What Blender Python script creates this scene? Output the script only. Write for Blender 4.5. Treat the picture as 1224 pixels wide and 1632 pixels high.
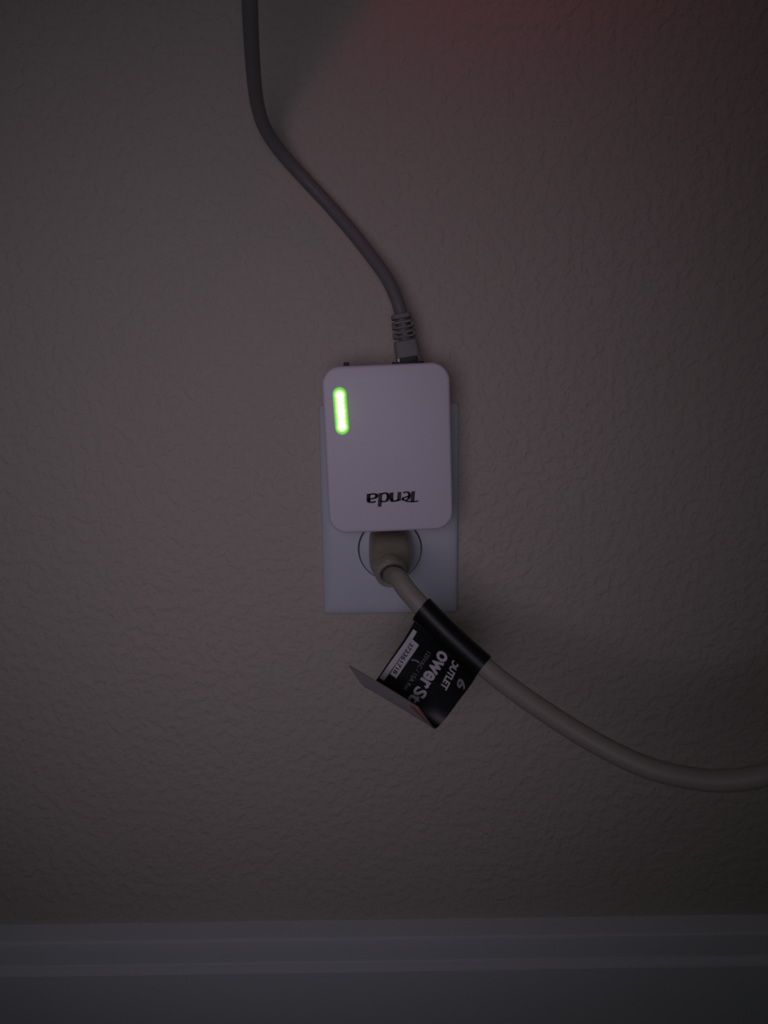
import bpy, bmesh, math, random
from mathutils import Vector, Matrix

for o in list(bpy.data.objects):
    bpy.data.objects.remove(o, do_unlink=True)
scene = bpy.context.scene
C = scene.collection
MM = 0.001                      # everything below is written in millimetres

# ------------------------------------------------------------------ camera
F = 1250.0                      # focal length in pixels of the 1224 x 1632 frame
CAM = Vector((-7.51, -397.35, 71.94))
PITCH, YAW, ROLL = math.radians(10.4), math.radians(0.67), math.radians(-0.33)
FW = Vector((math.sin(YAW)*math.cos(PITCH), math.cos(YAW)*math.cos(PITCH), -math.sin(PITCH)))
rt0 = Vector((math.cos(YAW), -math.sin(YAW), 0)); up0 = rt0.cross(FW)
RT = rt0*math.cos(ROLL) + up0*math.sin(ROLL)
UP = -rt0*math.sin(ROLL) + up0*math.cos(ROLL)
cd = bpy.data.cameras.new('camera'); cam = bpy.data.objects.new('camera', cd); C.objects.link(cam)
cam.matrix_world = Matrix(((RT.x, UP.x, -FW.x, CAM.x*MM), (RT.y, UP.y, -FW.y, CAM.y*MM),
                           (RT.z, UP.z, -FW.z, CAM.z*MM), (0, 0, 0, 1)))
cd.sensor_fit = 'VERTICAL'; cd.sensor_height = 36.0; cd.sensor_width = 27.0
cd.lens = F/1632*36.0
cd.clip_start = 0.01; cd.clip_end = 50
cd.dof.use_dof = True; cd.dof.focus_distance = 0.366; cd.dof.aperture_fstop = 11.0
scene.camera = cam

# ------------------------------------------------------------------ light
scene.view_settings.view_transform = 'Standard'
scene.view_settings.look = 'None'
scene.view_settings.gamma = 1.0
scene.view_settings.use_curve_mapping = False
scene.view_settings.exposure = 0.0
w = bpy.data.worlds.new('dark_room'); scene.world = w; w.use_nodes = True
w.node_tree.nodes['Background'].inputs[0].default_value = (0.82, 0.92, 1.0, 1)
w.node_tree.nodes['Background'].inputs[1].default_value = 0.023

def spot(name, loc, aim, power, col, angle, blend, radius):
    l = bpy.data.lights.new(name, 'SPOT'); l.energy = power; l.color = col
    l.spot_size = math.radians(angle); l.spot_blend = blend; l.shadow_soft_size = radius*MM
    o = bpy.data.objects.new(name, l); C.objects.link(o)
    o.location = Vector(loc)*MM
    o.rotation_euler = (Vector(aim)-Vector(loc)).to_track_quat('-Z', 'Y').to_euler()
    return o
# the dim lamp of the room, behind and left of the photographer
spot('room_lamp', (-85, -540, 55), (-62, 0, 12), 1.60, (1.0, 0.87, 1.12), 67, 1.0, 130)
# small red indicator of a device above the frame
spot('red_indicator_lamp', (35, -90, 319), (89, 0, 131), 0.036, (1.0, 0.05, 0.2), 86, 0.2, 5)

# ------------------------------------------------------------------ helpers
def at(px, py, depth):
    """point (mm) at a forward depth from the camera station"""
    return CAM + (FW + RT*((px-612)/F) - UP*((py-816)/F))*depth
def on_plane(px, py, off):
    d = FW + RT*((px-612)/F) - UP*((py-816)/F)
    return CAM + d*((-off-CAM.y)/d.y)

def mk(name, verts, faces, mat, parent=None, smooth=True, angle=35, kind=None):
    me = bpy.data.meshes.new(name)
    me.from_pydata([tuple(Vector(v)*MM) for v in verts], [], faces)
    bm = bmesh.new(); bm.from_mesh(me)
    bmesh.ops.remove_doubles(bm, verts=bm.verts, dist=1e-7)
    bmesh.ops.recalc_face_normals(bm, faces=bm.faces)
    bm.to_mesh(me); bm.free()
    return link(name, me, mat, parent, smooth, angle, kind)

def link(name, me, mat, parent=None, smooth=True, angle=35, kind=None):
    for m in (mat if isinstance(mat, (list, tuple)) else [mat]):
        me.materials.append(m)
    if smooth:
        me.polygons.foreach_set('use_smooth', [True]*len(me.polygons))
        me.set_sharp_from_angle(angle=math.radians(angle))
    o = bpy.data.objects.new(name, me); C.objects.link(o)
    if parent: o.parent = parent
    if kind: o['kind'] = kind
    return o

def thing(name, label, cat, loc=(0, 0, 0), rot=(0, 0, 0)):
    o = bpy.data.objects.new(name, None); C.objects.link(o)
    o.empty_display_size = 0.01
    o.location = Vector(loc)*MM; o.rotation_euler = rot
    o['label'] = label; o['category'] = cat
    return o

def rrect(wd, ht, r, n=8):
    """rounded rectangle, counter-clockwise, in (x, z)"""
    r = max(0.01, min(r, wd/2-0.001, ht/2-0.001)); pts = []
    for cx, cz, a0 in ((wd/2-r, ht/2-r, 0), (-wd/2+r, ht/2-r, 90), (-wd/2+r, -ht/2+r, 180), (wd/2-r, -ht/2+r, 270)):
        for k in range(n+1):
            a = math.radians(a0+90*k/n); pts.append((cx+r*math.cos(a), cz+r*math.sin(a)))
    return pts

def loft(loops, cap0=True, cap1=True):
    n = len(loops[0]); v = [p for l in loops for p in l]; f = []
    for i in range(len(loops)-1):
        for k in range(n):
            f.append((i*n+k, i*n+(k+1) % n, (i+1)*n+(k+1) % n, (i+1)*n+k))
    if cap0: f.append(tuple(range(n))[::-1])
    if cap1: f.append(tuple(range((len(loops)-1)*n, len(loops)*n)))
    return v, f

def rr_slab(wd, ht, r, prof, cx=0, cz=0, n=8):
    """rounded slab: prof = [(inset, y), ...]"""
    loops = []
    for ins, y in prof:
        loops.append([(cx+x, y, cz+z) for x, z in rrect(wd-2*ins, ht-2*ins, r-ins, n)])
    return loft(loops)

def catmull(pts, per=10):
    P = [Vector(p) for p in pts]; P = [2*P[0]-P[1]] + P + [2*P[-1]-P[-2]]; out = []
    for i in range(1, len(P)-2):
        # centripetal-ish: plain Catmull-Rom is enough for evenly spaced points
        for k in range(per):
            t = k/per
            out.append(0.5*((2*P[i]) + (P[i+1]-P[i-1])*t + (2*P[i-1]-5*P[i]+4*P[i+1]-P[i+2])*t*t
                            + (3*P[i]-P[i-1]-3*P[i+1]+P[i+2])*t**3))
    out.append(P[-2]); return out

def smooth_path(path, rounds):
    for _ in range(rounds):
        path = [path[0]] + [(path[i-1]+path[i]*2+path[i+1])/4 for i in range(1, len(path)-1)] + [path[-1]]
    return path

def tube(path, rad, n=24, squash=None):
    T = []
    for i in range(len(path)):
        a = path[max(0, i-1)]; b = path[min(len(path)-1, i+1)]; T.append((b-a).normalized())
    N = T[0].orthogonal().normalized(); loops = []
    for i, p in enumerate(path):
        N = (N - T[i]*N.dot(T[i])).normalized(); B = T[i].cross(N)
        r = rad(i/(len(path)-1)) if callable(rad) else rad
        loops.append([p + (N*math.cos(2*math.pi*k/n) + B*math.sin(2*math.pi*k/n))*r for k in range(n)])
    return loft(loops)

def lathe(origin, axis, prof, n=40, closed=False):
    ax = Vector(axis).normalized(); N = ax.orthogonal().normalized(); B = ax.cross(N); o = Vector(origin)
    loops = [[o + ax*h + (N*math.cos(2*math.pi*k/n)+B*math.sin(2*math.pi*k/n))*r for k in range(n)] for r, h in prof]
    if closed:
        loops.append(loops[0]); return loft(loops, False, False)
    return loft(loops)

# ------------------------------------------------------------------ materials
def mat(name, col, rough=0.5, spec=0.5, var=0.0, vscale=40, bump=None, trans=0.0, sss=0.0, coat=0.0):
    m = bpy.data.materials.new(name); m.use_nodes = True
    nt = m.node_tree; b = nt.nodes['Principled BSDF']
    b.inputs['Base Color'].default_value = (*col, 1)
    b.inputs['Roughness'].default_value = rough
    b.inputs['Specular IOR Level'].default_value = spec
    b.inputs['Transmission Weight'].default_value = trans
    b.inputs['Coat Weight'].default_value = coat
    if sss:
        b.inputs['Subsurface Weight'].default_value = sss
        b.inputs['Subsurface Radius'].default_value = (0.004, 0.003, 0.002)
        b.inputs['Subsurface Scale'].default_value = 1.0
    tc = nt.nodes.new('ShaderNodeTexCoord')
    if var:
        nz = nt.nodes.new('ShaderNodeTexNoise'); nz.inputs['Scale'].default_value = vscale
        nz.inputs['Detail'].default_value = 4
        mx = nt.nodes.new('ShaderNodeMix'); mx.data_type = 'RGBA'
        mx.inputs['A'].default_value = (*[c*(1-var) for c in col], 1)
        mx.inputs['B'].default_value = (*[min(1, c*(1+var)) for c in col], 1)
        nt.links.new(tc.outputs['Object'], nz.inputs['Vector'])
        nt.links.new(nz.outputs['Fac'], mx.inputs['Factor'])
        nt.links.new(mx.outputs['Result'], b.inputs['Base Color'])
    if bump:
        sc, dist, strg = bump
        n2 = nt.nodes.new('ShaderNodeTexNoise'); n2.inputs['Scale'].default_value = sc
        n2.inputs['Detail'].default_value = 3
        bp = nt.nodes.new('ShaderNodeBump'); bp.inputs['Strength'].default_value = strg
        bp.inputs['Distance'].default_value = dist*MM
        nt.links.new(tc.outputs['Object'], n2.inputs['Vector'])
        nt.links.new(n2.outputs['Fac'], bp.inputs['Height'])
        nt.links.new(bp.outputs['Normal'], b.inputs['Normal'])
    return m

def wall_material():
    m = mat('painted_plaster', (0.55, 0.50, 0.42), rough=0.75, spec=0.25)
    nt = m.node_tree; b = nt.nodes['Principled BSDF']; L = nt.links.new
    tc = nt.nodes.new('ShaderNodeTexCoord')
    # spattered, knocked-down texture: blobs with soft flattened tops, plus fine roller stipple
    n1 = nt.nodes.new('ShaderNodeTexNoise'); n1.inputs['Scale'].default_value = 190; n1.inputs['Detail'].default_value = 4
    n1.inputs['Distortion'].default_value = 0.0
    r1 = nt.nodes.new('ShaderNodeMapRange'); r1.interpolation_type = 'SMOOTHSTEP'
    r1.inputs['From Min'].default_value = 0.36; r1.inputs['From Max'].default_value = 0.68
    n2 = nt.nodes.new('ShaderNodeTexNoise'); n2.inputs['Scale'].default_value = 520; n2.inputs['Detail'].default_value = 3
    ad = nt.nodes.new('ShaderNodeMath'); ad.operation = 'MULTIPLY_ADD'; ad.inputs[1].default_value = 0.35
    bp = nt.nodes.new('ShaderNodeBump'); bp.inputs['Strength'].default_value = 0.8; bp.inputs['Distance'].default_value = 0.75*MM
    L(tc.outputs['Object'], n1.inputs['Vector']); L(tc.outputs['Object'], n2.inputs['Vector'])
    L(n1.outputs['Fac'], r1.inputs['Value'])
    L(n2.outputs['Fac'], ad.inputs[0]); L(r1.outputs['Result'], ad.inputs[2])
    L(ad.outputs[0], bp.inputs['Height']); L(bp.outputs['Normal'], b.inputs['Normal'])
    # paint shade drifts a little
    n3 = nt.nodes.new('ShaderNodeTexNoise'); n3.inputs['Scale'].default_value = 9; n3.inputs['Detail'].default_value = 2
    mx = nt.nodes.new('ShaderNodeMix'); mx.data_type = 'RGBA'
    mx.inputs['A'].default_value = (0.535, 0.485, 0.41, 1); mx.inputs['B'].default_value = (0.565, 0.51, 0.435, 1)
    L(tc.outputs['Object'], n3.inputs['Vector']); L(n3.outputs['Fac'], mx.inputs['Factor']); L(mx.outputs['Result'], b.inputs['Base Color'])
    return m

def led_material(points, falloff, weights):
    """diffuser lit from behind by three small green diodes"""
    m = bpy.data.materials.new('lit_green_diffuser'); m.use_nodes = True
    nt = m.node_tree; L = nt.links.new; b = nt.nodes['Principled BSDF']
    b.inputs['Base Color'].default_value = (0.3, 0.5, 0.2, 1); b.inputs['Roughness'].default_value = 0.4
    tc = nt.nodes.new('ShaderNodeTexCoord'); last = None
    for p, wt in zip(points, weights):
        d = nt.nodes.new('ShaderNodeVectorMath'); d.operation = 'DISTANCE'
        d.inputs[1].default_value = tuple(Vector(p)*MM)
        L(tc.outputs['Object'], d.inputs[0])
        q = nt.nodes.new('ShaderNodeMath'); q.operation = 'POWER'; q.inputs[1].default_value = 2.0
        L(d.outputs['Value'], q.inputs[0])
        e = nt.nodes.new('ShaderNodeMath'); e.operation = 'MULTIPLY'; e.inputs[1].default_value = -1/(falloff*MM)**2
        L(q.outputs[0], e.inputs[0])
        x = nt.nodes.new('ShaderNodeMath'); x.operation = 'EXPONENT'; L(e.outputs[0], x.inputs[0])
        k = nt.nodes.new('ShaderNodeMath'); k.operation = 'MULTIPLY'; k.inputs[1].default_value = wt; L(x.outputs[0], k.inputs[0]); x = k
        if last is None: last = x
        else:
            a = nt.nodes.new('ShaderNodeMath'); a.operation = 'ADD'; L(last.outputs[0], a.inputs[0]); L(x.outputs[0], a.inputs[1]); last = a
    s = nt.nodes.new('ShaderNodeMath'); s.operation = 'MULTIPLY_ADD'; s.inputs[1].default_value = 60.0; s.inputs[2].default_value = 0.5
    L(last.outputs[0], s.inputs[0])
    b.inputs['Emission Color'].default_value = (0.24, 1.0, 0.1, 1)
    L(s.outputs[0], b.inputs['Emission Strength'])
    return m

M = dict(
    wall=wall_material(),
    floor=mat('carpet_tan', (0.30, 0.26, 0.22), 0.95, 0.1, 0.25, 300, (700, 1.5, 0.8)),
    trim=mat('white_trim_paint', (0.76, 0.79, 0.80), 0.45, 0.4, 0.02, 30, (60, 0.12, 0.4)),
    plate=mat('white_cover_plastic', (0.64, 0.675, 0.725), 0.38, 0.45, 0.015, 60),
    recept=mat('white_receptacle_plastic', (0.60, 0.65, 0.69), 0.35, 0.45, 0.015, 80),
    slot=mat('dark_slot', (0.02, 0.02, 0.02), 0.7, 0.2),
    shell=mat('white_adapter_plastic', (0.73, 0.67, 0.74), 0.42, 0.45, 0.012, 50),
    shell2=mat('white_rear_plastic', (0.66, 0.62, 0.67), 0.45, 0.4, 0.012, 50),
    black=mat('black_plastic', (0.012, 0.012, 0.013), 0.5, 0.4, 0.1, 90),
    ink=mat('dark_grey_ink', (0.035, 0.035, 0.042), 0.5, 0.3, 0.1, 200),
    lan=mat('grey_network_jacket', (0.19, 0.18, 0.185), 0.5, 0.35, 0.06, 60),
    boot=mat('grey_boot_rubber', (0.21, 0.21, 0.195), 0.55, 0.35, 0.05, 90),
    clear=mat('clear_plug_plastic', (0.35, 0.37, 0.36), 0.15, 0.5, 0, 1, None, 0.55),
    gold=mat('gold_contact', (0.5, 0.38, 0.12), 0.3, 0.5),
    cord=mat('beige_cord_jacket', (0.32, 0.29, 0.245), 0.5, 0.4, 0.05, 40, (300, 0.08, 0.4)),
    plug=mat('olive_beige_plug', (0.30, 0.28, 0.20), 0.3, 0.5, 0.06, 50, None, 0.0, 0.15),
    collar=mat('beige_collar', (0.34, 0.32, 0.25), 0.35, 0.5, 0.05, 60),
    metal=mat('brass_prong', (0.6, 0.5, 0.3), 0.3, 0.5),
    tag=mat('black_vinyl_label', (0.005, 0.005, 0.006), 0.42, 0.4, 0.15, 60, (45, 0.5, 0.5)),
    tagback=mat('pale_label_back', (0.40, 0.38, 0.38), 0.6, 0.3, 0.08, 70),
    tagedge=mat('tan_label_edge', (0.20, 0.18, 0.14), 0.7, 0.3, 0.1, 90),
    print=mat('white_label_print', (0.60, 0.57, 0.60), 0.4, 0.4, 0.05, 200),
    printdim=mat('grey_label_print', (0.26, 0.25, 0.26), 0.5, 0.3, 0.05, 200),
    red=mat('red_label_print', (0.50, 0.10, 0.07), 0.5, 0.3, 0.05, 200),
)

# ------------------------------------------------------------------ setting
FLOOR_Z = -330.0
def box(x0, x1, y0, y1, z0, z1):
    v = [(x, y, z) for x in (x0, x1) for y in (y0, y1) for z in (z0, z1)]
    return v, [(0, 1, 3, 2), (4, 6, 7, 5), (0, 4, 5, 1), (2, 3, 7, 6), (0, 2, 6, 4), (1, 5, 7, 3)]
def tag(o, label, cat):
    o['label'] = label; o['category'] = cat
o = mk('wall_back', *box(-1600, 1600, 0, 120, FLOOR_Z, 2070), M['wall'], smooth=False, kind='structure')
tag(o, 'beige plaster wall with a fine knockdown texture behind the outlet', 'wall')
o = mk('floor', *box(-1600, 1600, -2400, 120, FLOOR_Z-40, FLOOR_Z), M['floor'], smooth=False, kind='structure')
tag(o, 'tan carpeted floor below the white baseboard', 'floor')
# baseboard: flat board, a small bevelled step, a thinner lip and a rounded top
BT = -239.5
prof = [(0.0, FLOOR_Z), (-16.0, FLOOR_Z), (-16.0, BT-17.5), (-15.5, BT-16.4), (-14.0, BT-15.0), (-12.6, BT-14.4), (-12.2, BT-13.6),
        (-12.0, BT-2.2), (-11.6, BT-0.9), (-10.6, BT), (-9.0, BT+0.5), (-5.0, BT+1.4), (0.0, BT+2.6)]
v = []; f = []; n = len(prof)
for x in (-1600, 1600):
    v += [(x, y, z) for y, z in prof]
for k in range(n):
    f.append((k, (k+1) % n, n+(k+1) % n, n+k))
f += [tuple(range(n))[::-1], tuple(range(n, 2*n))]
o = mk('baseboard_back', v, f, M['trim'], angle=20, kind='structure')
tag(o, 'white painted baseboard with a stepped top edge along the wall', 'baseboard')

# ------------------------------------------------------------------ wall outlet
PW, PH = 70.0, 109.0
outlet = thing('wall_outlet', 'white duplex wall outlet with a rectangular cover plate', 'outlet', (0, 0, 0), (0, math.radians(-0.2), 0))
RZ = 19.3
def duplex(cz, grow=0.0, n=48):
    r = 15.8+grow; hh = 14.0+grow; pts = []
    for k in range(n):
        a = 2*math.pi*k/n; x, z = r*math.cos(a), r*math.sin(a)
        pts.append((x, cz+max(-hh, min(hh, z))))
    return pts
def plate_mesh():
    bm = bmesh.new()
    def ring(pts, y): return [bm.verts.new(Vector((x, y, z))*MM) for x, z in pts]
    def quads(a, b):
        for k in range(len(a)): bm.faces.new((a[k], a[(k+1) % len(a)], b[(k+1) % len(a)], b[k]))
    def outer(ins, y): return ring(rrect(PW-2*ins, PH-2*ins, 2.2, 5), y)
    rings = [outer(0, 0), outer(0, -2.6), outer(0.25, -3.6), outer(0.9, -4.4), outer(2.2, -5.1), outer(4.0, -5.6), outer(6.0, -5.8)]
    for a, b in zip(rings, rings[1:]): quads(a, b)
    edges = []
    def loop_edges(r):
        return [bm.edges.get((r[k], r[(k+1) % len(r)])) or bm.edges.new((r[k], r[(k+1) % len(r)])) for k in range(len(r))]
    edges += loop_edges(rings[-1])
    for s in (-1, 1):
        h0 = ring(duplex(s*RZ, 0.75), -5.8); h1 = ring(duplex(s*RZ, 0.55), -5.4); h2 = ring(duplex(s*RZ, 0.55), -1.0)
        quads(h0, h1); quads(h1, h2); edges += loop_edges(h0)
    bmesh.ops.triangle_fill(bm, edges=edges, use_beauty=True)
    bmesh.ops.recalc_face_normals(bm, faces=bm.faces)
    me = bpy.data.meshes.new('cover_plate'); bm.to_mesh(me); bm.free(); return me
link('cover_plate', plate_mesh(), M['plate'], outlet, angle=30)
v, f = box(-32, 32, -1.2, -0.2, -52, 52)
mk('back_strap', v, f, M['slot'], outlet, smooth=False)
for s in (-1, 1):
    loops = [[(x, y, z) for x, z in duplex(s*RZ, g)] for g, y in ((0, -0.8), (0, -6.3), (-0.25, -6.7), (-0.7, -6.9))]
    rc = mk('receptacle', *loft(loops), M['recept'], outlet, angle=30)
    for x, z, ww, hh in ((-6.4, 3.0, 1.6, 8.2), (6.4, 3.0, 1.6, 6.8)):
        mk('slot', *box(x-ww/2, x+ww/2, -6.97, -5.0, s*RZ+z-hh/2, s*RZ+z+hh/2), M['slot'], rc, smooth=False)
    mk('ground_hole', *lathe((0, -5.0, s*RZ-7.0), (0, -1, 0), [(2.4, 0), (2.4, 1.97)], 20), M['slot'], rc)
mk('cover_screw', *lathe((0, -4.8, 0), (0, -1, 0), [(3.2, 0), (3.2, 1.2), (2.6, 1.8), (0.4, 2.0)], 24), M['plate'], outlet)

# ------------------------------------------------------------------ powerline adapter
AW, AH, AR = 58.4, 77.4, 8.4
FRONT, BACK = -36.0, -7.2
ac = on_plane(618.9, 716.5, 36.0)
adapter = thing('powerline_adapter', 'white rounded powerline adapter with a lit green bar plugged into the outlet', 'adapter',
                (ac.x, 0, ac.z), (0, math.radians(-1.9), 0))
prof = [(0.25, -22.2), (0.0, -22.6), (0.0, FRONT+1.4)] + [(1.4*(1-math.cos(math.radians(a))), FRONT+1.4*(1-math.sin(math.radians(a)))) for a in range(15, 91, 15)]
front = mk('front_shell', *rr_slab(AW, AH, AR, prof, n=12), M['shell'], adapter, angle=40)
prof = [(3.2, BACK), (2.0, BACK-0.4), (1.4, BACK-1.6), (0.9, -14), (0.35, -21.9), (0.5, -22.3)]
rear = mk('rear_shell', *rr_slab(AW, AH, AR, prof, n=12), M['shell2'], adapter, angle=40)
for s in (-1, 1):   # prong stubs that reach the receptacle slots
    mk('prong', *box(-ac.x+s*6.4-0.7, -ac.x+s*6.4+0.7, BACK-0.2, -6.0, RZ+3-ac.z-3, RZ+3-ac.z+3), M['metal'], adapter, smooth=False)
def face_local(px, py, off=36.0):
    p = on_plane(px, py, off) - Vector((ac.x, 0, ac.z)); a = math.radians(1.9)
    return Vector((p.x*math.cos(a)+p.z*math.sin(a), p.y, -p.x*math.sin(a)+p.z*math.cos(a)))
# lit bar
lc = face_local(543.3, 655.0)
a = math.radians(1.6)
LW, LH = 6.3, 21.6
ax_l = Vector((math.sin(a), 0, -math.cos(a)))
pts = [lc + ax_l*t for t in (-7.2, -4.8, -2.4, 0.0, 2.4, 4.8, 7.2)]; wts = (1, .6, .6, 1, .6, .6, 1)
def capsule(wd, ht, prof, cen, tilt, n=14):
    loops = []
    for ins, y in prof:
        l = []
        for x, z in rrect(wd-2*ins, ht-2*ins, (wd-2*ins)/2, n):
            l.append((cen.x + x*math.cos(tilt)+z*-math.sin(tilt)*-1*-1, y, cen.z + x*math.sin(tilt)+z*math.cos(tilt)))
        loops.append(l)
    return loft(loops)
led = mk('status_light', *capsule(LW, LH, [(0, FRONT+0.6), (0, FRONT-0.05), (0.25, FRONT-0.2), (0.8, FRONT-0.28)], lc, a), 
         led_material([Vector((p.x, FRONT-0.25, p.z)) for p in pts], 1.08, wts), adapter)
led['label'] = 'glowing green status bar'
# reset pin and network port on the top edge
b = face_local(552.2, 582.5, 26.0)
mk('reset_button', *rr_slab(2.6, 3.4, 0.6, [(0.3, -24.8), (0, -25.1), (0, -26.9), (0.3, -27.2)], b.x, AH/2+0.0, 4), M['black'], adapter)
pc = face_local(650, 580, 19.5)
PX = pc.x
port = []
loops = []
for ww, dd, z in ((14.6, 12.6, AH/2-2.0), (14.6, 12.6, AH/2+0.9), (13.0, 11.0, AH/2+0.9), (13.0, 11.0, AH/2-2.0)):
    loops.append([(PX+x, -19.0+y, z) for x, y in rrect(ww, dd, 0.8, 4)])
loops.append(loops[0])
mk('network_port', *loft(loops, False, False), M['black'], adapter, angle=30)

# printed word: pen strokes with a broad nib, thin horizontals, slanted letters
def strokes_mesh(lines, nib, thin):
    v = []; f = []
    for ln in lines:
        wd = ln[0]; pts = ln[1]
        P = catmull([(x, y, 0) for x, y in pts], 6) if len(pts) > 2 else [Vector((*p, 0)) for p in pts]
        for p, q in zip(P, P[1:]):
            d = (q-p)
            if d.length < 1e-6: continue
            d.normalize()
            nrm = Vector((-d.y, d.x, 0))
            # broad nib: thick where the stroke runs upright, thin where it runs level
            th = wd*(thin + (nib-thin)*abs(d.y)**1.3)/2
            i = len(v); e = d*0.12*th
            v += [p+nrm*th-e, p-nrm*th-e, q-nrm*th+e, q+nrm*th+e]; f.append((i, i+1, i+2, i+3))
    return v, f
# glyph units: x-height 1.0
word = [
    (1, [(0.62, 1.22), (0.62, 0.0)]), (0.8, [(-0.05, 1.16), (0.55, 1.20), (1.45, 1.10)]),                              # T
    (0.75, [(0.98, 0.46), (1.35, 0.60), (1.78, 0.72), (1.72, 0.93), (1.45, 1.0), (1.12, 0.82), (1.0, 0.46), (1.15, 0.12), (1.45, 0.02), (1.80, 0.10)]),   # e
    (1, [(2.22, 0.0), (2.22, 1.0)]), (1, [(2.22, 0.90), (2.62, 1.0), (2.98, 0.98), (3.12, 0.75), (3.14, 0.0)]),      # n
    (0.85, [(4.35, 0.10), (3.95, 0.0), (3.60, 0.15), (3.50, 0.5), (3.62, 0.88), (3.98, 1.0), (4.38, 0.92)]), (1, [(4.45, 0.0), (4.45, 1.55)]),   # d
    (1, [(4.95, 0.96), (5.35, 1.0), (5.72, 0.92), (5.82, 0.65), (5.82, 0.0)]),
    (0.85, [(5.80, 0.08), (5.30, 0.02), (4.92, 0.14), (4.90, 0.40), (5.20, 0.56), (5.80, 0.60)]),                    # a
]
v, f = strokes_mesh(word, 0.45, 0.2)
pT = face_local(668.5, 789); pA = face_local(585.5, 794.0)
lx = (pA - pT); scale = lx.length/6.1
lx.normalize(); lx = Vector((-math.cos(math.radians(0.9)), 0, -math.sin(math.radians(0.9))))
ly = Vector((-lx.z, 0, lx.x))
if ly.z > 0: ly = -ly
base = face_local(667.0, 782.8)
def logo_pt(p):
    return base + lx*((p.x+0.12*p.y)*scale) + ly*(p.y*scale*1.0) + Vector((0, -0.04, 0))
vv = [logo_pt(p) for p in v]
for p in vv: p.y = FRONT-0.05
mk('logo_print', vv, f, M['ink'], adapter, smooth=False)

# ------------------------------------------------------------------ network cable
lanr = 3.0
net = thing('ethernet_cable', 'grey ethernet cable with ribbed boot running up the wall from the adapter', 'cable', (0, 0, 0))
plug_in = on_plane(652.0, 580, 19.5)
top_b = on_plane(638.5, 499, 19.0)
axis = (top_b - plug_in).normalized()
side = Vector((axis.z, 0, -axis.x)).normalized()      # to the right
dep = axis.cross(side).normalized()
def along(t): return plug_in + axis*t
def rr_loop(t, ww, dd, r, n=5, grow=0):
    return [along(t) + side*x + dep*y for x, y in rrect(ww, dd, r, n)]
def boot_piece(t0, t1, ww, dd, r, ch=0.3, ww2=None):
    ww2 = ww2 or ww
    return loft([rr_loop(t0, ww-2*ch, dd-2*ch, r), rr_loop(t0+ch, ww, dd, r), rr_loop(t1-ch, ww2, dd, r), rr_loop(t1, ww2-2*ch, dd-2*ch, r)])
px_mm = (top_b-plug_in).length/82.0
def T(crop_y): return (1068-crop_y)/7.65*px_mm        # measured along the boot
pb = mk('modular_plug', *boot_piece(-6.0, T(975), 11.6, 8.0, 0.8), M['clear'], net)
mk('plug_core', *boot_piece(0.6, T(985), 8.6, 8.6, 0.5), M['black'], net)
mk('boot_body', *boot_piece(T(990), T(775), 11.5, 9.4, 2.0, 0.5, 11.2), M['boot'], net)
mk('latch_cover', *loft([[along(t) + side*x + dep*(s*4.2+y) for x, y in rrect(ww, 1.8, 0.6, 4)]
    for t, ww, s in ((T(985), 7.0, 1), (T(975), 7.4, 1), (T(830), 7.0, 1), (T(815), 5.5, 0.85))]), M['boot'], net)
ribs = [(745, 722, 10.9), (692, 663, 10.6), (632, 606, 10.3), (575, 540, 9.9), (512, 455, 9.4)]
for c0, c1, ww in ribs:
    mk('boot_rib', *boot_piece(T(c0), T(c1), ww, 10.0, 2.4, 0.22), M['boot'], net)
for c0, c1, ww in ((724, 690, 10.7), (608, 573, 10.1)):      # bridges between the paired ribs
    for sx, bw in ((-0.5, 1.5), (0.03, 2.5), (0.5, 1.3)):
        q = [[along(t) + side*(sx*(ww-bw)+x) + dep*y for x, y in rrect(bw, 8.2 if sx == 0.03 else 7.0, 0.4, 3)] for t in (T(c0), T(c1))]
        mk('boot_bridge', *loft(q), M['boot'], net)
pcs = [along(T(800)), along(T(560)), along(T(470)), at(636.5, 490, 366), at(620, 449, 366), at(591, 408, 368), at(559.5, 368, 369), at(524, 327, 369),
       at(486, 286, 366), at(450, 246, 358), at(423, 207, 347), at(409, 163, 334), at(403, 104, 315), at(400, 52, 299), at(398, 0, 286),
       at(397, -70, 274), at(398, -160, 263), at(402, -260, 255), at(410, -380, 250)]
path = smooth_path(catmull(pcs, 10), 14)
mk('cable_jacket', *tube(path, lanr, 24), M['lan'], net, angle=60)

# ------------------------------------------------------------------ power cord
cordr = 4.25
cord = thing('power_cord', 'thick beige power cord with a black tag plugged into the lower socket', 'power cord', (0, 0, 0))
# moulded plug body tapering from the socket face to a round neck
def sup(cx, cz, ww, hh, p, y, n=40):
    l = []
    for k in range(n):
        a = 2*math.pi*k/n; c, s = math.cos(a), math.sin(a)
        l.append((cx+ww/2*math.copysign(abs(c)**(2/p), c), y, cz+hh/2*math.copysign(abs(s)**(2/p), s)))
    return l
PZ = -RZ
secs = [(0, 1.2, 20.5, 20.5, 4.5, -7.0), (0, 1.2, 21.4, 21.4, 4.5, -7.8), (0, 1.2, 21.4, 21.4, 4.2, -15), (0, 1.0, 20.8, 20.6, 3.6, -24), (-0.2, 0.5, 19.4, 19.2, 3.0, -29.5),
        (-0.5, -0.2, 17.2, 17.4, 2.5, -31.5), (-0.8, -1.0, 15.2, 15.6, 2.1, -33.0), (-1.0, -1.6, 13.8, 13.8, 2, -35.5)]
pl = mk('plug_body', *loft([sup(cx, PZ+cz, ww, hh, p, y) for cx, cz, ww, hh, p, y in secs]), M['plug'], cord, angle=35)
for s in (-1, 1):
    mk('prong', *box(s*6.4-0.7, s*6.4+0.7, -7.4, -6.0, PZ-1, PZ+7), M['metal'], pl, smooth=False)
nd = Vector((0.12, -0.90, -0.32)).normalized()
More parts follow.
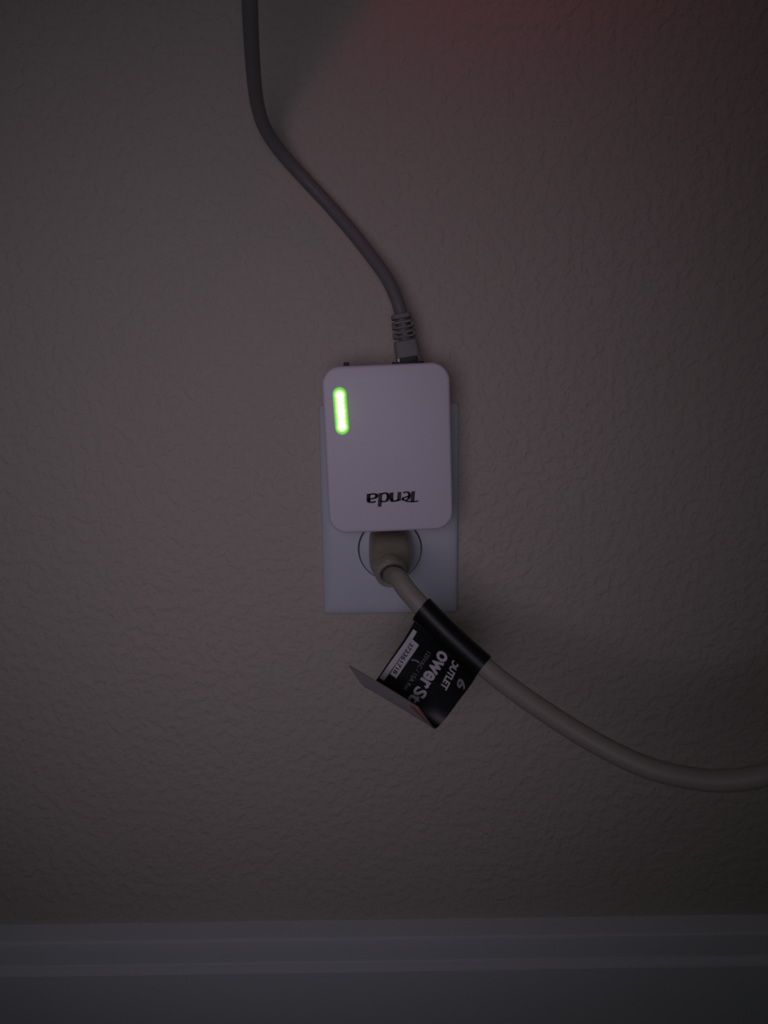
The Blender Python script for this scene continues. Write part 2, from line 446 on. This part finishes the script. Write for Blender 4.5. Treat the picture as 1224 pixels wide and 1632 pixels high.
n0 = Vector((-1.0, -34.0, PZ-1.5))
mk('strain_relief', *lathe(n0, nd, [(6.6, -1.5), (7.3, 1.0), (7.5, 6.2), (7.2, 7.6), (6.5, 8.2), (5.5, 8.0), (4.9, 7.0), (4.7, 2.0), (4.7, -1.5)], 44, closed=True), M['collar'], pl, angle=50)
pc0 = n0 - nd*0.5; pc1 = n0 + nd*8.0
cps = [pc0, n0+nd*4, pc1, at(634, 921, 343), at(652, 945, 338), at(690, 986, 335), at(728, 1023, 332), at(779.5, 1069, 327), at(818, 1099, 322), at(858, 1127, 317),
       at(918, 1166, 310), at(977, 1199, 305), at(1036, 1225, 300), at(1096, 1239.5, 297), at(1155, 1244.5, 294), at(1224, 1234, 290), at(1300, 1206, 288), at(1390, 1168, 290)]
e = cps[-1]
cps += [e+Vector((26, 4, 4)), e+Vector((52, 10, -8)), e+Vector((74, 16, -34)), e+Vector((88, 20, -72)), e+Vector((98, 22, -110))]
g = cps[-1]; zf = FLOOR_Z+cordr
cps += [Vector((g.x+12, g.y-2, (g.z*0.35+zf*0.65))), Vector((g.x+34, g.y-6, zf+3)), Vector((g.x+70, g.y-10, zf)), Vector((g.x+140, g.y-14, zf)), Vector((g.x+230, g.y-10, zf))]
path = smooth_path(catmull(cps, 12), 10)
mk('cord_jacket', *tube(path, cordr, 28), M['cord'], cord, angle=60)

# the sleeve of the tag, wrapped round the straight run of the cord
sl0, sl1 = at(667.5, 971.5, 336.5), at(771.0, 1057.5, 328)
axs = (sl1-sl0).normalized()
tg = None
def edge_curve(ctrl, per=8): return catmull([at(*c) for c in ctrl], per)
left = edge_curve([(661, 990, 334), (645, 1017, 337), (624, 1048, 340), (603, 1079, 342), (590, 1094, 341), (579, 1092, 335), (567, 1076, 327), (556.5, 1061, 320)])
right = edge_curve([(764, 1069, 327), (750, 1092, 331), (731, 1117, 335), (711, 1144, 338), (696, 1160, 337), (689, 1158, 333), (680, 1146, 327), (667, 1128, 321)])
nu, nv = 16, len(left)
def surf(u, v):
    """u 0..1 along the cord, v 0..nv-1 down the strip"""
    i = max(0, min(nv-2, int(v))); t = v-i
    l = left[i].lerp(left[i+1], t); r = right[i].lerp(right[i+1], t)
    p = l.lerp(r, u)
    wv = math.sin(math.pi*u)*min(1, max(0, v/10))
    return p - FW*(-1.2*wv)
def surf_n(u, v):
    e = 0.02
    a = surf(u+e, v)-surf(u-e, v); bq = surf(u, min(nv-1.001, v+0.3))-surf(u, max(0, v-0.3))
    n = a.cross(bq).normalized()
    return n if n.length else -FW
n_test = surf_n(0.5, 8); SGN = 1 if n_test.dot(-FW) > 0 else -1
TH = 0.32
verts = []; faces = []; fm = []
for side_ in (0, 1):
    for j in range(nv):
        for i in range(nu+1):
            u = i/nu
            verts.append(surf(u, j) + surf_n(u, j)*SGN*(TH if side_ == 0 else -TH))
W = nu+1; off = nv*W
for j in range(nv-1):
    for i in range(nu):
        q = (j*W+i, j*W+i+1, (j+1)*W+i+1, (j+1)*W+i)
        faces.append(q); fm.append(0)
        faces.append(tuple(x+off for x in q[::-1])); fm.append(1)
for j in range(nv-1):
    for i in (0, nu):
        faces.append((j*W+i, (j+1)*W+i, off+(j+1)*W+i, off+j*W+i)); fm.append(2)
for i in range(nu):
    for j in (0, nv-1):
        faces.append((j*W+i, j*W+i+1, off+j*W+i+1, off+j*W+i)); fm.append(2)
me = bpy.data.meshes.new('cord_tag')
me.from_pydata([tuple(p*MM) for p in verts], [], faces)
me.polygons.foreach_set('material_index', fm)
tagobj = link('cord_tag', me, [M['tag'], M['tagback'], M['tagedge']], cord, angle=50)
tagobj['label'] = 'black printed label wrapped round the cord, its end curling up'
# wrapped sleeve: oval tube with a lip where the two layers meet
N = (-FW - axs*(-FW).dot(axs)).normalized(); B = axs.cross(N)
if B.z > 0: B = -B                                  # B points down-left, to the flag
loops = []
L = (sl1-sl0).length
def nearest(q): return min(range(len(path)), key=lambda k: (path[k]-q).length)
k0, k1 = nearest(sl0), nearest(sl1)
for k in range(k0, k1+1):
    p = path[k]; l = []
    for a in range(32):
        an = 2*math.pi*a/32; c, s = math.cos(an), math.sin(an)
        r = 5.2 + (1.5*max(0, c)**3)                 # bulges towards the flag
        l.append(p + B*(c*r) + N*(s*5.1))
    loops.append(l)
mk('tag_sleeve', *loft(loops), M['tag'], tagobj, angle=50)

# print on the tag: x runs down the strip, y across it (to the right end of the cord)
arc = [0.0]
ml = [surf(0.5, j) for j in range(nv)]
for p, q in zip(ml, ml[1:]): arc.append(arc[-1]+(q-p).length)
def v_of(s):
    for j in range(nv-1):
        if arc[j+1] >= s: return j+(s-arc[j])/(arc[j+1]-arc[j])
    return nv-1.001
def tagmap(x, y, lift=0.05):
    u = y/35.0; vv_ = v_of(max(0, x))
    return surf(u, vv_) + surf_n(u, vv_)*SGN*(TH+lift)
def px_to_tag(px, py):
    best = None
    for i in range(0, 141):
        for j in range(0, 121):
            u = i/140; v_ = j/120*34
            p = surf(u, v_) - CAM; z = p.dot(FW)
            d = (612+F*p.dot(RT)/z-px)**2 + (816-F*p.dot(UP)/z-py)**2
            if best is None or d < best[0]:
                jj = int(v_); best = (d, arc[jj]+(v_-jj)*(arc[min(nv-1, jj+1)]-arc[jj]), u*35.0)
    return best[1], best[2]
def text_mesh(body, offset=0.0, shear=0.0):
    cu = bpy.data.curves.new('t', 'FONT'); cu.body = body; cu.size = 1.0; cu.offset = offset; cu.shear = shear
    cu.resolution_u = 4
    ob = bpy.data.objects.new('t', cu); C.objects.link(ob)
    dg = bpy.context.evaluated_depsgraph_get(); me = bpy.data.meshes.new_from_object(ob.evaluated_get(dg))
    bpy.data.objects.remove(ob, do_unlink=True); bpy.data.curves.remove(cu)
    bm = bmesh.new(); bm.from_mesh(me)
    bmesh.ops.triangulate(bm, faces=bm.faces)
    v = [q.co.copy() for q in bm.verts]; bm.verts.index_update()
    f = [tuple(x.index for x in fc.verts) for fc in bm.faces]; bm.free(); bpy.data.meshes.remove(me)
    x0 = min(q.x for q in v); x1 = max(q.x for q in v); y0 = min(q.y for q in v); y1 = max(q.y for q in v)
    return [((q.x-x0)/(x1-x0), (q.y-y0)/(y1-y0)) for q in v], f
def put_text(body, p0, p1, height, material, offset=0.0, lift=0.06):
    """text from pixel p0 (start of base line) to p1 (end of base line), cap height in mm"""
    (xa, ya), (xb, yb) = px_to_tag(*p0), px_to_tag(*p1)
    uv, f = text_mesh(body, offset)
    v = [tagmap(xa+(xb-xa)*x, ya+(yb-ya)*x + height*y, lift) for x, y in uv]
    return mk('printed_text', v, f, material, tagobj, smooth=False)
def put_poly(name, pix, material, lift=0.04):
    q = [px_to_tag(*p) for p in pix]
    v = []; f = []; k = 8
    # bilinear patch so the print follows the curl
    for j in range(k+1):
        for i in range(2):
            a = [q[0][c]+(q[3][c]-q[0][c])*j/k for c in (0, 1)]; b_ = [q[1][c]+(q[2][c]-q[1][c])*j/k for c in (0, 1)]
            r = a if i == 0 else b_
            v.append(tagmap(r[0], r[1], lift))
    for j in range(k): f.append((2*j, 2*j+1, 2*j+3, 2*j+2))
    return mk(name, v, f, material, tagobj, smooth=False)
put_text('ower', (701, 1033), (665, 1089), 5.2, M['print'], 0.03)
put_text('St', (664.5, 1091), (649, 1114), 6.0, M['print'], 0.03)
put_text('OUTLET', (723, 1049), (702, 1094), 3.3, M['print'], 0.035)
put_text('6', (732, 1078), (727, 1092), 4.2, M['printdim'], 0.03)
put_text('125VAC / 15A Rat', (681, 1037), (643, 1097), 2.0, M['printdim'], 0.0)
put_poly('white_border', [(659.5, 1002), (665, 1006), (612, 1084.5), (604, 1080)], M['print'])
put_poly('number_box', [(657.8, 1018.5), (668, 1027), (631.5, 1080.5), (621.5, 1074)], M['print'], 0.05)
put_text('373361718', (654, 1023), (625.5, 1071.5), 2.1, M['black'], 0.02, 0.10)
# small arc of a round mark
q = [(656, 1052.5), (660, 1051), (665, 1052.5), (669, 1055.5)]
P = [tagmap(*px_to_tag(*p), 0.07) for p in q]
nn = surf_n(0.3, 12)*SGN; v = []; f = []
for i, p in enumerate(P):
    d = (P[min(3, i+1)]-P[max(0, i-1)]).normalized(); s = nn.cross(d)*0.38
    v += [p+s, p-s]
for i in range(3): f.append((2*i, 2*i+1, 2*i+3, 2*i+2))
mk('round_mark', v, f, M['printdim'], tagobj, smooth=False)
# red print on the back of the curled end
v = []; f = []
for j, (u0, u1) in enumerate(((0.86, 0.93), (0.84, 0.96), (0.86, 0.97), (0.90, 0.985), (0.93, 0.99))):
    vv_ = nv-2.5-j*2.6
    for u in (u0, u1): v.append(surf(u, vv_) - surf_n(u, vv_)*SGN*(TH+0.05))
for j in range(4): f.append((2*j, 2*j+1, 2*j+3, 2*j+2))
mk('red_print', v, f, M['red'], tagobj, smooth=False)
